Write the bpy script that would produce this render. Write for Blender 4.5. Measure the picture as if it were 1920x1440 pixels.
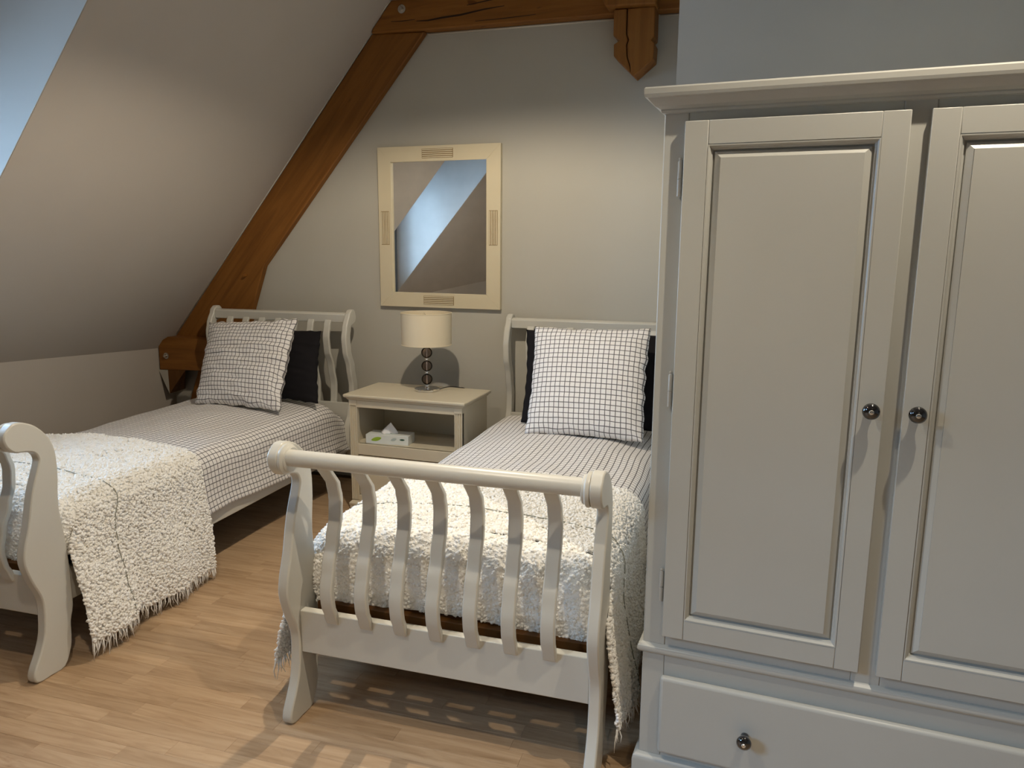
import bpy, bmesh, math, random
import numpy as np
from mathutils import Vector, Matrix, noise

for o in list(bpy.data.objects):
    bpy.data.objects.remove(o)
S = bpy.context.scene
COL = S.collection
PI = math.pi
rnd = random.Random(7)

# ------------------------------------------------------------------ camera
cam_d = bpy.data.cameras.new('camera'); cam = bpy.data.objects.new('camera', cam_d); COL.objects.link(cam)
YAW, PITCH, ROLL = .3231, .1783, .0074
F_ = Vector((-math.sin(YAW)*math.cos(PITCH), math.cos(YAW)*math.cos(PITCH), -math.sin(PITCH)))
R_ = Vector((math.cos(YAW), math.sin(YAW), 0)); U_ = R_.cross(F_)
R2 = R_*math.cos(ROLL)+U_*math.sin(ROLL); U2 = -R_*math.sin(ROLL)+U_*math.cos(ROLL)
M = Matrix((R2, U2, -F_)).transposed().to_4x4(); M.translation = (3.0745, -4.2393, 1.4962)
cam.matrix_world = M
cam_d.sensor_fit = 'HORIZONTAL'; cam_d.sensor_width = 36; cam_d.lens = 1411.0/1920*36
cam_d.clip_start = .02
S.camera = cam

# ------------------------------------------------------------------ light
w = bpy.data.worlds.new('world'); S.world = w; w.use_nodes = True
w.node_tree.nodes['Background'].inputs[0].default_value = (.40, .66, 1, 1)
w.node_tree.nodes['Background'].inputs[1].default_value = 35.0
S.view_settings.view_transform = 'Standard'
S.view_settings.look = 'None'
S.view_settings.exposure = 0
S.view_settings.gamma = 1
S.view_settings.use_curve_mapping = False

def spot(name, loc, target, power, col=(1, .80, .56), angle=140, blend=.5, rad=.02):
    d = bpy.data.lights.new(name, 'SPOT'); d.energy = power; d.color = col
    d.spot_size = math.radians(angle); d.spot_blend = blend; d.shadow_soft_size = rad
    o = bpy.data.objects.new(name, d); COL.objects.link(o); o.location = loc
    v = Vector(target)-Vector(loc)
    o.rotation_euler = v.to_track_quat('-Z', 'Y').to_euler()
    return o
WARM = (1, .86, .67)
spot('ceiling_spot_lamp', (1.80, -1.66, 2.52), (1.80, -1.60, 0), 88, WARM, 164, .3)
spot('ceiling_spot_lamp', (1.93, -3.22, 2.52), (1.93, -3.0, 0), 50, WARM, 124, .5)
spot('ceiling_spot_lamp', (3.62, -2.84, 2.82), (3.60, -2.82, 0), 98, WARM, 108, .45)
spot('ceiling_spot_lamp', (3.75, -5.10, 2.52), (3.6, -4.9, 0), 45, WARM, 120, .5)
# daylight portal in the dormer window (samples the sky through the opening)
pd = bpy.data.lights.new('window_portal', 'AREA'); pd.shape = 'RECTANGLE'; pd.size = .9; pd.size_y = 1.1
pd.cycles.is_portal = True
po = bpy.data.objects.new('window_portal', pd); COL.objects.link(po); po.location = (-.725, -2.265, 1.62)
po.rotation_euler = Vector((1, 0, 0)).to_track_quat('-Z', 'Z').to_euler()

SKY0, SKY1, SKZ0, SKZ1 = -5.45, -4.30, 1.60, 2.45      # extent of an added, unseen roof window that cools the wardrobe light
pd2 = bpy.data.lights.new('added_window_portal', 'AREA'); pd2.shape = 'RECTANGLE'; pd2.size = 1.2; pd2.size_y = 1.2  # portal for the added roof window
pd2.cycles.is_portal = True
po2 = bpy.data.objects.new('added_window_portal', pd2); COL.objects.link(po2)
po2.location = ((.652*2.0-1.1802)/.758-.758*.18, (SKY0+SKY1)/2, 2.0+.652*.18)
po2.rotation_euler = Vector((.758, 0, -.652)).to_track_quat('-Z', 'Y').to_euler()

# ------------------------------------------------------------------ materials
def new_mat(name):
    m = bpy.data.materials.new(name); m.use_nodes = True
    nt = m.node_tree; b = nt.nodes['Principled BSDF']
    return m, nt, b
def N(nt, t, **k):
    n = nt.nodes.new(t)
    for a, v in k.items(): setattr(n, a, v)
    return n
def bump(nt, b, h, strength=.2, dist=.002):
    bp = N(nt, 'ShaderNodeBump'); bp.inputs['Strength'].default_value = strength; bp.inputs['Distance'].default_value = dist
    nt.links.new(h, bp.inputs['Height']); nt.links.new(bp.outputs[0], b.inputs['Normal'])
def ramp(nt, fac, stops):
    r = N(nt, 'ShaderNodeValToRGB'); e = r.color_ramp.elements
    while len(e) < len(stops): e.new(.5)
    for i, (p, c) in enumerate(stops): e[i].position = p; e[i].color = (*c, 1)
    nt.links.new(fac, r.inputs[0]); return r.outputs[0]
def noise_tex(nt, scale=(1, 1, 1), sc=5, detail=4, rough=.5, dist=0, rot=(0, 0, 0), coord='Object'):
    tc = N(nt, 'ShaderNodeTexCoord'); mp = N(nt, 'ShaderNodeMapping')
    mr = N(nt, 'ShaderNodeMapping'); mr.inputs['Rotation'].default_value = rot
    mp.inputs['Scale'].default_value = scale
    nt.links.new(tc.outputs[coord], mr.inputs[0]); nt.links.new(mr.outputs[0], mp.inputs[0])
    n = N(nt, 'ShaderNodeTexNoise'); n.inputs['Scale'].default_value = sc; n.inputs['Detail'].default_value = detail
    n.inputs['Roughness'].default_value = rough; n.inputs['Distortion'].default_value = dist
    nt.links.new(mp.outputs[0], n.inputs['Vector']); return n.outputs['Fac']
def paint(name, col, rough=.5, var=.04, bs=.1, sc=30, spec=.4):
    m, nt, b = new_mat(name)
    f = noise_tex(nt, sc=3, detail=3)
    lo = tuple(c*(1-var) for c in col); hi = tuple(min(1, c*(1+var)) for c in col)
    nt.links.new(ramp(nt, f, [(.3, lo), (.7, hi)]), b.inputs['Base Color'])
    b.inputs['Roughness'].default_value = rough; b.inputs['Specular IOR Level'].default_value = spec
    bump(nt, b, noise_tex(nt, sc=sc*6, detail=3), bs, .0008)
    return m
def beamwood(name, rot=(0, 0, 0), dark=1.0):
    m, nt, b = new_mat(name)
    f = noise_tex(nt, scale=(.8, 12, 12), sc=2.0, detail=6, rough=.6, dist=.6, rot=rot)
    c = lambda r, g, bb: (r*dark, g*dark, bb*dark)
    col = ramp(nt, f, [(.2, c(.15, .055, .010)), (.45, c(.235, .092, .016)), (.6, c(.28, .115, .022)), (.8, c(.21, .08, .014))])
    k = noise_tex(nt, scale=(1.2, 2.5, 2.5), sc=7, detail=1, rot=rot)
    kn = ramp(nt, k, [(.76, (1, 1, 1)), (.80, (.45, .35, .3))])
    mx = N(nt, 'ShaderNodeMix', data_type='RGBA', blend_type='MULTIPLY'); mx.inputs[0].default_value = .8
    nt.links.new(col, mx.inputs[6]); nt.links.new(kn, mx.inputs[7])
    nt.links.new(mx.outputs[2], b.inputs['Base Color'])
    b.inputs['Roughness'].default_value = .55; b.inputs['Specular IOR Level'].default_value = .3
    bump(nt, b, f, .35, .004)
    return m
def check_cloth(name, pitch=.026):
    m, nt, b = new_mat(name)
    tc = N(nt, 'ShaderNodeTexCoord'); sep = N(nt, 'ShaderNodeSeparateXYZ'); nt.links.new(tc.outputs['UV'], sep.inputs[0])
    outs = []
    for i in range(2):
        dv = N(nt, 'ShaderNodeMath', operation='DIVIDE'); dv.inputs[1].default_value = pitch; nt.links.new(sep.outputs[i], dv.inputs[0])
        fr = N(nt, 'ShaderNodeMath', operation='FRACT'); nt.links.new(dv.outputs[0], fr.inputs[0])
        lt = N(nt, 'ShaderNodeMath', operation='LESS_THAN'); lt.inputs[1].default_value = .145; nt.links.new(fr.outputs[0], lt.inputs[0])
        outs.append(lt.outputs[0])
    mx = N(nt, 'ShaderNodeMath', operation='MAXIMUM'); nt.links.new(outs[0], mx.inputs[0]); nt.links.new(outs[1], mx.inputs[1])
    mul = N(nt, 'ShaderNodeMath', operation='MULTIPLY'); mul.inputs[1].default_value = .88; nt.links.new(mx.outputs[0], mul.inputs[0])
    mc = N(nt, 'ShaderNodeMix', data_type='RGBA'); nt.links.new(mul.outputs[0], mc.inputs[0])
    mc.inputs[6].default_value = (.80, .775, .755, 1); mc.inputs[7].default_value = (.035, .03, .032, 1)
    nt.links.new(mc.outputs[2], b.inputs['Base Color']); b.inputs['Roughness'].default_value = .9
    b.inputs['Specular IOR Level'].default_value = .15
    bump(nt, b, noise_tex(nt, sc=60, detail=3), .35, .003)
    return m
def simple(name, col, rough=.5, metal=0, spec=.5, coat=0):
    m, nt, b = new_mat(name)
    f = noise_tex(nt, sc=12, detail=2)
    nt.links.new(ramp(nt, f, [(.3, tuple(c*.93 for c in col)), (.7, col)]), b.inputs['Base Color'])
    b.inputs['Roughness'].default_value = rough; b.inputs['Metallic'].default_value = metal
    b.inputs['Specular IOR Level'].default_value = spec; b.inputs['Coat Weight'].default_value = coat
    return m
def floorwood(name):
    m, nt, b = new_mat(name)
    at = N(nt, 'ShaderNodeAttribute', attribute_name='tone')
    tc = N(nt, 'ShaderNodeTexCoord'); mp = N(nt, 'ShaderNodeMapping'); mp.inputs['Scale'].default_value = (1.6, 20, 1)
    off = N(nt, 'ShaderNodeVectorMath', operation='SCALE'); off.inputs['Scale'].default_value = 37
    nt.links.new(at.outputs['Color'], off.inputs[0])
    ad = N(nt, 'ShaderNodeVectorMath', operation='ADD')
    nt.links.new(tc.outputs['Object'], mp.inputs[0]); nt.links.new(mp.outputs[0], ad.inputs[0]); nt.links.new(off.outputs[0], ad.inputs[1])
    n = N(nt, 'ShaderNodeTexNoise'); n.inputs['Scale'].default_value = 2.0; n.inputs['Detail'].default_value = 6
    n.inputs['Roughness'].default_value = .62; n.inputs['Distortion'].default_value = .9
    nt.links.new(ad.outputs[0], n.inputs['Vector'])
    col = ramp(nt, n.outputs['Fac'], [(.22, (.33, .205, .11)), (.42, (.47, .315, .185)), (.6, (.56, .39, .24)), (.8, (.61, .44, .29))])
    tone = ramp(nt, at.outputs['Fac'], [(0, (.80, .785, .77)), (.5, (.95, .945, .94)), (1, (1.08, 1.08, 1.08))])
    mx = N(nt, 'ShaderNodeMix', data_type='RGBA', blend_type='MULTIPLY'); mx.inputs[0].default_value = 1
    kn = noise_tex(nt, scale=(3.2, 14, 1), sc=1.5, detail=4, rough=.65, dist=.4)
    kc = ramp(nt, kn, [(.60, (1, 1, 1)), (.70, (.70, .60, .52)), (.78, (.5, .38, .30))])
    m2 = N(nt, 'ShaderNodeMix', data_type='RGBA', blend_type='MULTIPLY'); m2.inputs[0].default_value = .8
    nt.links.new(col, mx.inputs[6]); nt.links.new(tone, mx.inputs[7]); nt.links.new(mx.outputs[2], m2.inputs[6]); nt.links.new(kc, m2.inputs[7]); nt.links.new(m2.outputs[2], b.inputs['Base Color'])
    b.inputs['Roughness'].default_value = .42; b.inputs['Specular IOR Level'].default_value = .35
    bump(nt, b, n.outputs['Fac'], .12, .001)
    return m
def glass_tint(name, col=(1, 1, 1), ior=1.5):
    m, nt, b = new_mat(name)
    out = nt.nodes['Material Output']; nt.nodes.remove(b)
    tr = N(nt, 'ShaderNodeBsdfTransparent'); tr.inputs[0].default_value = (*col, 1)
    gl = N(nt, 'ShaderNodeBsdfGlossy'); gl.inputs['Roughness'].default_value = .02
    fr = N(nt, 'ShaderNodeFresnel'); fr.inputs[0].default_value = ior
    mx = N(nt, 'ShaderNodeMixShader'); nt.links.new(fr.outputs[0], mx.inputs[0]); nt.links.new(tr.outputs[0], mx.inputs[1]); nt.links.new(gl.outputs[0], mx.inputs[2])
    nt.links.new(mx.outputs[0], out.inputs[0]); return m

m_wall = paint('greige_wall_paint', (.485, .465, .405), .85, .015, .15, spec=.2)
m_slope = paint('greige_slope_paint', (.50, .455, .40), .85, .015, .15, spec=.2)
m_caulk = paint('pale_caulk', (.62, .58, .50), .7)
m_white = paint('cream_gloss_paint', (.60, .585, .525), .32, .02, .06, spec=.5)
m_ward = paint('warm_grey_satin_paint', (.45, .455, .425), .34, .02, .08, spec=.5)
m_night = paint('cream_waxed_paint', (.62, .555, .42), .36, .03, .1)
m_mframe = paint('cream_mirror_paint', (.66, .58, .41), .45, .03, .1)
m_groove = paint('brown_wax_in_grooves', (.26, .17, .07), .6)
m_dark_cloth = paint('black_cotton', (.012, .011, .013), .85, .1, .3, spec=.15)
m_check = check_cloth('black_windowpane_check_cotton')
m_matt = paint('charcoal_sheet', (.03, .028, .03), .9)
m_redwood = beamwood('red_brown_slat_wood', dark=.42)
m_beam_x = beamwood('orange_beam_wood_along_x')
m_beam_d = beamwood('orange_beam_wood_diagonal', rot=(0, math.radians(49), 0), dark=.88)
m_beam_z = beamwood('orange_beam_wood_vertical', rot=(0, PI/2, 0))
m_beam_dark = beamwood('dark_wedge_wood', rot=(0, PI/2, 0), dark=.45)
m_crack = simple('dark_wood_crack', (.03, .012, .004), .9)
m_floor = floorwood('oak_strip_laminate')
m_seam = simple('floor_joint', (.10, .065, .035), .8)
m_metal = simple('brushed_steel', (.62, .60, .56), .3, 1)
m_chrome = simple('chrome', (.85, .85, .85), .08, 1)
m_black = simple('black_ceramic', (.006, .006, .007), .08, 0, .6, 1)
m_screw = simple('knob_screw_steel', (.7, .7, .7), .2, 1)
m_mirror = simple('mirror_silver', (.92, .93, .92), .01, 1)
m_cord = simple('black_cord', (.01, .01, .01), .5)
m_frameW = simple('dark_window_profile', (.10, .12, .14), .4)
m_pane = glass_tint('window_pane_glass')
m_smoke = glass_tint('smoked_glass', (.70, .62, .58), 1.3)
m_card = simple('white_tissue_card', (.72, .76, .74), .5)
m_leaf = simple('green_leaf_print', (.30, .46, .03), .5)
m_leafdark = simple('dark_leaf_print', (.03, .10, .07), .5)
m_greyprint = simple('grey_leaf_print', (.42, .50, .50), .5)
m_tissue = simple('white_tissue_paper', (.78, .78, .80), .9)
m_stitch = simple('grey_stitch_yarn', (.30, .30, .24), .9)
m_hinge = paint('painted_hinge', (.45, .43, .38), .35)

def shade_mat():
    m, nt, b = new_mat('cream_lampshade_linen')
    b.inputs['Base Color'].default_value = (.72, .63, .46, 1); b.inputs['Roughness'].default_value = .8
    bump(nt, b, noise_tex(nt, scale=(1, 1, 6), sc=90, detail=2), .25, .001)
    return m
m_shade = shade_mat()
def boucle_mat():
    m, nt, b = new_mat('ivory_boucle_yarn')
    f = noise_tex(nt, sc=45, detail=3)
    nt.links.new(ramp(nt, f, [(.3, (.86, .83, .76)), (.5, (.93, .91, .86)), (.7, (.96, .95, .92))]), b.inputs['Base Color'])
    b.inputs['Roughness'].default_value = .75; b.inputs['Specular IOR Level'].default_value = .25
    b.inputs['Sheen Weight'].default_value = .3
    bump(nt, b, noise_tex(nt, sc=260, detail=3), .6, .003)
    return m
m_boucle = boucle_mat()

# ------------------------------------------------------------------ helpers
def tag(o, label=None, cat=None, group=None, kind=None):
    if label: o['label'] = label
    if cat: o['category'] = cat
    if group: o['group'] = group
    if kind: o['kind'] = kind
    return o
def empty(name, loc=(0, 0, 0), rz=0, **k):
    o = bpy.data.objects.new(name, None); COL.objects.link(o); o.location = loc; o.rotation_euler = (0, 0, rz)
    o.empty_display_size = .1
    return tag(o, **k)
class MB:
    def __init__(s): s.v = []; s.f = []; s.uv = None; s.mi = []
    def add(s, v, f, mi=0):
        n = len(s.v); s.v += [tuple(p) for p in v]; s.f += [tuple(i+n for i in q) for q in f]; s.mi += [mi]*len(f); return s
    def box(s, a, b, mi=0):
        x0, y0, z0 = a; x1, y1, z1 = b
        return s.add([(x0, y0, z0), (x1, y0, z0), (x1, y1, z0), (x0, y1, z0), (x0, y0, z1), (x1, y0, z1), (x1, y1, z1), (x0, y1, z1)],
              [(0, 3, 2, 1), (4, 5, 6, 7), (0, 1, 5, 4), (1, 2, 6, 5), (2, 3, 7, 6), (3, 0, 4, 7)], mi)
    def prism(s, pts, a, b, axis='y', mi=0):
        """polygon pts extruded between a and b along axis; for y pts=(x,z), x pts=(y,z), z pts=(x,y)"""
        def P(p, t):
            return {'y': (p[0], t, p[1]), 'x': (t, p[0], p[1]), 'z': (p[0], p[1], t)}[axis]
        n = len(pts); v = [P(p, a) for p in pts]+[P(p, b) for p in pts]
        f = [tuple(range(n)), tuple(range(2*n-1, n-1, -1))]+[(i, i+n, (i+1) % n+n, (i+1) % n) for i in range(n)]
        return s.add(v, f, mi)
    def lathe(s, prof, c=(0, 0, 0), axis='z', seg=24, mi=0):
        v = []; f = []; n = len(prof)
        for k in range(seg):
            a = 2*PI*k/seg; ca, sa = math.cos(a), math.sin(a)
            for r, h in prof:
                p = {'z': (r*ca, r*sa, h), 'x': (h, r*ca, r*sa), 'y': (r*sa, h, r*ca)}[axis]
                v.append((p[0]+c[0], p[1]+c[1], p[2]+c[2]))
        for k in range(seg):
            q = (k+1) % seg
            for i in range(n-1): f.append((k*n+i, q*n+i, q*n+i+1, k*n+i+1))
        return s.add(v, f, mi)
    def tube(s, pts, r, seg=8, mi=0, close=True):
        v = []; f = []; n = len(pts); rr = r if isinstance(r, (list, tuple)) else [r]*n
        P = [Vector(p) for p in pts]; up = None
        for i, p in enumerate(P):
            t = (P[min(i+1, n-1)]-P[max(i-1, 0)]).normalized()
            if up is None: up = t.orthogonal().normalized()
            up = (up-t*up.dot(t)).normalized(); w2 = t.cross(up)
            for k in range(seg):
                a = 2*PI*k/seg; v.append(p+(up*math.cos(a)+w2*math.sin(a))*rr[i])
        for i in range(n-1):
            for k in range(seg): q = (k+1) % seg; f.append((i*seg+k, i*seg+q, (i+1)*seg+q, (i+1)*seg+k))
        if close: f.append(tuple(range(seg-1, -1, -1))); f.append(tuple((n-1)*seg+k for k in range(seg)))
        return s.add(v, f, mi)
    def grid(s, fn, nu, nv, uvfn=None, mi=0):
        v = [fn(i/nu, j/nv) for j in range(nv+1) for i in range(nu+1)]
        f = [(j*(nu+1)+i, j*(nu+1)+i+1, (j+1)*(nu+1)+i+1, (j+1)*(nu+1)+i) for j in range(nv) for i in range(nu)]
        if uvfn:
            if s.uv is None: s.uv = []
            s.uv += [uvfn(i/nu, j/nv) for j in range(nv+1) for i in range(nu+1)]
        return s.add(v, f, mi)
    def build(s, name, mats, parent=None, smooth=False, bevel=0, seg=2, recalc=True, angle=35, **k):
        me = bpy.data.meshes.new(name); me.from_pydata([tuple(p) for p in s.v], [], s.f)
        if not isinstance(mats, (list, tuple)): mats = [mats]
        for m in mats: me.materials.append(m)
        if len(mats) > 1: me.polygons.foreach_set('material_index', s.mi)
        if s.uv:
            ul = me.uv_layers.new(name='UVMap'); li = np.empty(len(me.loops), dtype=np.int32); me.loops.foreach_get('vertex_index', li)
            ul.data.foreach_set('uv', np.array(s.uv, dtype=np.float32)[li].ravel())
        if recalc:
            bm = bmesh.new(); bm.from_mesh(me); bmesh.ops.recalc_face_normals(bm, faces=bm.faces); bm.to_mesh(me); bm.free()
        if smooth:
            me.polygons.foreach_set('use_smooth', [True]*len(me.polygons))
            if smooth == 'auto': me.set_sharp_from_angle(angle=math.radians(angle))
        me.update()
        o = bpy.data.objects.new(name, me); COL.objects.link(o)
        if parent: o.parent = parent
        if bevel:
            md = o.modifiers.new('bevel', 'BEVEL'); md.width = bevel; md.segments = seg; md.limit_method = 'ANGLE'; md.angle_limit = math.radians(30)
            md.harden_normals = False
        return tag(o, **k)
def bx(name, a, b, m, parent=None, bevel=0, **k):
    return MB().box(a, b).build(name, m, parent, bevel=bevel, smooth='auto' if bevel else False, **k)

# ------------------------------------------------------------------ room shell
ST = dict(kind='structure')
DY0, DY1 = -2.72, -1.81          # dormer opening along y
def slope_x(z): return (0.652*z-1.1802)/0.758
ZS, ZT = 1.05, 2.62              # dormer sill / ceiling height
WXP = -.68                       # dormer window plane
ZC = 3.0                         # flat ceiling height
bx('wall_back', (-1.3, 0, -.1), (6.2, .12, 3.2), m_wall, **ST)
bx('wall_right', (6.2, -7.0, -.1), (6.32, .12, 3.2), m_wall, **ST)
bx('wall_front', (-1.5, -7.12, -.1), (6.32, -7.0, 3.2), m_wall, **ST)
# knee wall (runs slightly off square)
def knee_x(y): return -.874+.05*(-y)
zk = lambda y: (1.1802+.758*knee_x(y))/.652
mb = MB(); v = []
for y in (0, -7.0):
    x = knee_x(y); v += [(x, y, -.1), (x, y, zk(y)), (x-.12, y, zk(y)), (x-.12, y, -.1)]
mb.add(v, [(0, 1, 5, 4), (1, 2, 6, 5), (2, 3, 7, 6), (3, 0, 4, 7), (3, 2, 1, 0), (4, 5, 6, 7)])
mb.build('wall_left', m_slope, **ST)
# sloping ceiling with the dormer opening
mb = MB(); nn = Vector((-.758, 0, .652))*.14
def slab(y0, y1, za, zb, za1=None):
    za1 = za if za1 is None else za1
    v = []
    for y, z0 in ((y0, za), (y1, za1)):
        for z in (z0, zb):
            p = Vector((slope_x(z), y, z)); v += [p, p+nn]
    # order: y0lo,y0lo+n,y0hi,y0hi+n, y1lo,...
    mb.add(v, [(0, 2, 6, 4), (1, 5, 7, 3), (0, 1, 3, 2), (4, 6, 7, 5), (0, 4, 5, 1), (2, 3, 7, 6)])
slab(0, DY1, zk(0), ZC+.03, zk(DY1)); slab(DY1, DY0, zk(DY1), ZS, zk(DY0)); slab(DY1, DY0, ZT, ZC+.03); slab(DY0, SKY1, zk(DY0), ZC+.03, zk(SKY1))
slab(SKY1, SKY0, zk(SKY1), SKZ0, zk(SKY0)); slab(SKY1, SKY0, SKZ1, ZC+.03); slab(SKY0, -7.0, zk(SKY0), ZC+.03, zk(-7.0))
mb.build('ceiling', m_slope, **ST)
bx('ceiling', (slope_x(ZC)-.02, -7.0, ZC), (6.2, 0, ZC+.1), m_slope, **ST)
# dormer cheeks, sill, head
for y0, y1, nm in ((DY1-.003, DY1+.06, 'wall_dormer_back'), (DY0-.06, DY0+.003, 'wall_dormer_front')):
    MB().prism([(slope_x(ZS)-.002, ZS), (WXP-.1, ZS-.0), (WXP-.1, ZT), (slope_x(ZT)-.002, ZT)], y0, y1).build(nm, m_slope, **ST)
bx('ceiling_dormer', (WXP-.1, DY0-.06, ZT), (slope_x(ZT)-.002, DY1+.06, ZT+.06), m_slope, **ST)
bx('trim_1', (WXP-.1, DY0-.06, ZS-.06), (slope_x(ZS)-.002, DY1+.06, ZS), m_slope, **ST)
# dormer window
win = empty('window_1', (WXP, (DY0+DY1)/2, ZS), **ST)
hw, hh = (DY1-DY0)/2, 2.18-ZS
bx('wall_dormer_head', (WXP-.1, DY0, 2.18), (WXP+.03, DY1, ZT), m_slope, **ST)
mb = MB(); f = .05
mb.box((-.03, -hw, 0), (.03, -hw+f, hh)); mb.box((-.03, hw-f, 0), (.03, hw, hh)); mb.box((-.03, -hw+f, 0), (.03, hw-f, f)); mb.box((-.03, -hw+f, hh-f), (.03, hw-f, hh))
mb.build('window_frame', m_frameW, win)
for s_ in (-1, 1):
    a, b = sorted((s_*.004, s_*(hw-f)))
    mb = MB(); g = .045; z0, z1 = f, hh-f
    mb.box((-.02, a, z0), (.03, a+g, z1)); mb.box((-.02, b-g, z0), (.03, b, z1)); mb.box((-.02, a+g, z0), (.03, b-g, z0+g)); mb.box((-.02, a+g, z1-g), (.03, b-g, z1))
    c = mb.build('casement', m_frameW, win)
    bx('pane', (-.004, a+g, z0+g), (.004, b-g, z1-g), m_pane, c)
# out-of-view roof window, put in only to bring extra daylight from the left
w2 = empty('added_roof_window', (slope_x(2.0), (SKY0+SKY1)/2, 2.0), **ST)
w2.rotation_euler = (0, math.atan2(.758, .652)-PI, 0)
hl = (SKZ1-SKZ0)/2/.758; hy = (SKY1-SKY0)/2
mb = MB(); zz = -.13
w2.rotation_euler = (0, -math.atan2(.758, .652), 0)
for a_, c in (((-hl, -hy, .08), (-hl+.06, hy, .13)), ((hl-.06, -hy, .08), (hl, hy, .13)), ((-hl+.06, -hy, .08), (hl-.06, -hy+.06, .13)), ((-hl+.06, hy-.06, .08), (hl-.06, hy, .13))): mb.box(a_, c)
mb.build('window_frame', m_frameW, w2)
bx('pane', (-hl+.06, -hy+.06, .10), (hl-.06, hy-.06, .108), m_pane, w2)
# boxed-out wall above / behind the wardrobe
mb = MB(); jx = 2.762; jy = -1.69
mb.prism([(jx, jy), (6.2, jy-.15), (6.2, 0), (jx+.02, 0)], -.05, ZC, axis='z').build('wall_right_return', paint('grey_return_wall_paint', (.52, .53, .51), .85, .015, .15, spec=.2), **ST)

# ------------------------------------------------------------------ floor
fl = bx('floor', (-1.3, -7.0, -.12), (6.2, 0, -.004), m_seam, **ST)
SW = .0655
def plank_mesh(L, tone, x0=0, y0=0, acc=None):
    g = .0002; c = .0004; d = -.0035
    v = [(g, g, d), (L-g, g, d), (L-g, SW-g, d), (g, SW-g, d), (g, g, -c), (L-g, g, -c), (L-g, SW-g, -c), (g, SW-g, -c),
         (g+c, g+c, 0), (L-g-c, g+c, 0), (L-g-c, SW-g-c, 0), (g+c, SW-g-c, 0)]
    f = [(0, 1, 5, 4), (1, 2, 6, 5), (2, 3, 7, 6), (3, 0, 4, 7), (4, 5, 9, 8), (5, 6, 10, 9), (6, 7, 11, 10), (7, 4, 8, 11), (8, 9, 10, 11)]
    return [(x+x0, y+y0, z) for x, y, z in v], f
FA = .0316                       # the boards run slightly off the back wall
fr_root = fl
ca, sa = math.cos(FA), math.sin(FA)
sv, sf, stone = [], [], []
npl = 0
rows = int(7.6/SW)
prnd = random.Random(11)
for r in range(rows):
    yl = .05-(r+1)*SW
    x = -1.35-prnd.random()*.5
    while x < 6.3:
        L = prnd.choice([.40, .48, .55, .66, .8]); tone = prnd.random()
        xw, yw = x*ca-yl*sa, x*sa+yl*ca
        inside = xw > -1.25 and xw+L < 6.15 and -6.95 < yw and yw+L*sa+SW < -.005
        if inside:
            # planks the camera can see one by one: the aisle and the front strip
            see = (.35 < xw+L/2 < 1.95 and -2.85 < yw < -.75) or (1.7 < xw+L/2 < 2.9 and -2.62 < yw < -1.9) or (-.35 < xw+L/2 < .5 and -2.95 < yw < -2.2)
            if see and npl < 290:
                vv, ff = plank_mesh(L, tone)
                me = bpy.data.meshes.new('plank'); me.from_pydata(vv, [], ff); me.materials.append(m_floor)
                at = me.color_attributes.new('tone', 'FLOAT_COLOR', 'POINT')
                at.data.foreach_set('color', [tone, tone*.7+.1, tone*.3, 1]*len(vv)); 
                o = bpy.data.objects.new('plank', me); COL.objects.link(o); o.parent = fl
                o.location = (xw, yw, 0); o.rotation_euler = (0, 0, FA); npl += 1
            else:
                vv, ff = plank_mesh(L, tone); n0 = len(sv)
                sv += [(xw+a*ca-b*sa, yw+a*sa+b*ca, c_) for a, b, c_ in vv]; sf += [tuple(i+n0 for i in q) for q in ff]; stone += [tone, tone*.7+.1, tone*.3, 1]*len(vv)
        x += L
me = bpy.data.meshes.new('floor_planks'); me.from_pydata(sv, [], sf); me.materials.append(m_floor)
at = me.color_attributes.new('tone', 'FLOAT_COLOR', 'POINT'); at.data.foreach_set('color', stone)
o = bpy.data.objects.new('floor_planks', me); COL.objects.link(o); o.parent = fl; o['kind'] = 'stuff'

# ------------------------------------------------------------------ timber truss
truss = empty('timber_truss', (0, 0, 0), label='orange-brown oak roof truss set against the grey back wall', cat='beam')
e = .004
A = lambda z: slope_x(z)+e
MB().prism([(A(2.725), 2.725), (1.128, 2.712), (-.043, 1.37), (-.60, .66), (-.60, .86), (A(.862), .862)] if False else
           [(A(2.725), 2.725), (1.128, 2.712), (-.043, 1.37), (-.147, 1.095), (-.215, .868), (A(.868), .868)], -.05, -.001).build('rafter', m_beam_d, truss, bevel=.006, smooth='auto')
MB().prism([(-.58, .862), (-.217, .862), (-.45, 0), (-.855, 0), (-.765, .30), (-.625, .652)], -.045, -.001).build('brace', m_beam_z, truss, bevel=.005, smooth='auto')
MB().prism([(A(2.745)-.0, 2.745), (.80, 2.722), (1.13, 2.716), (2.55, 2.703), (2.755, 2.700), (2.755, 2.96), (1.10, 2.96), (1.06, 2.889), (A(2.889), 2.889)], -.075, -.001).build('collar_beam', m_beam_x, truss, bevel=.006, smooth='auto')
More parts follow.
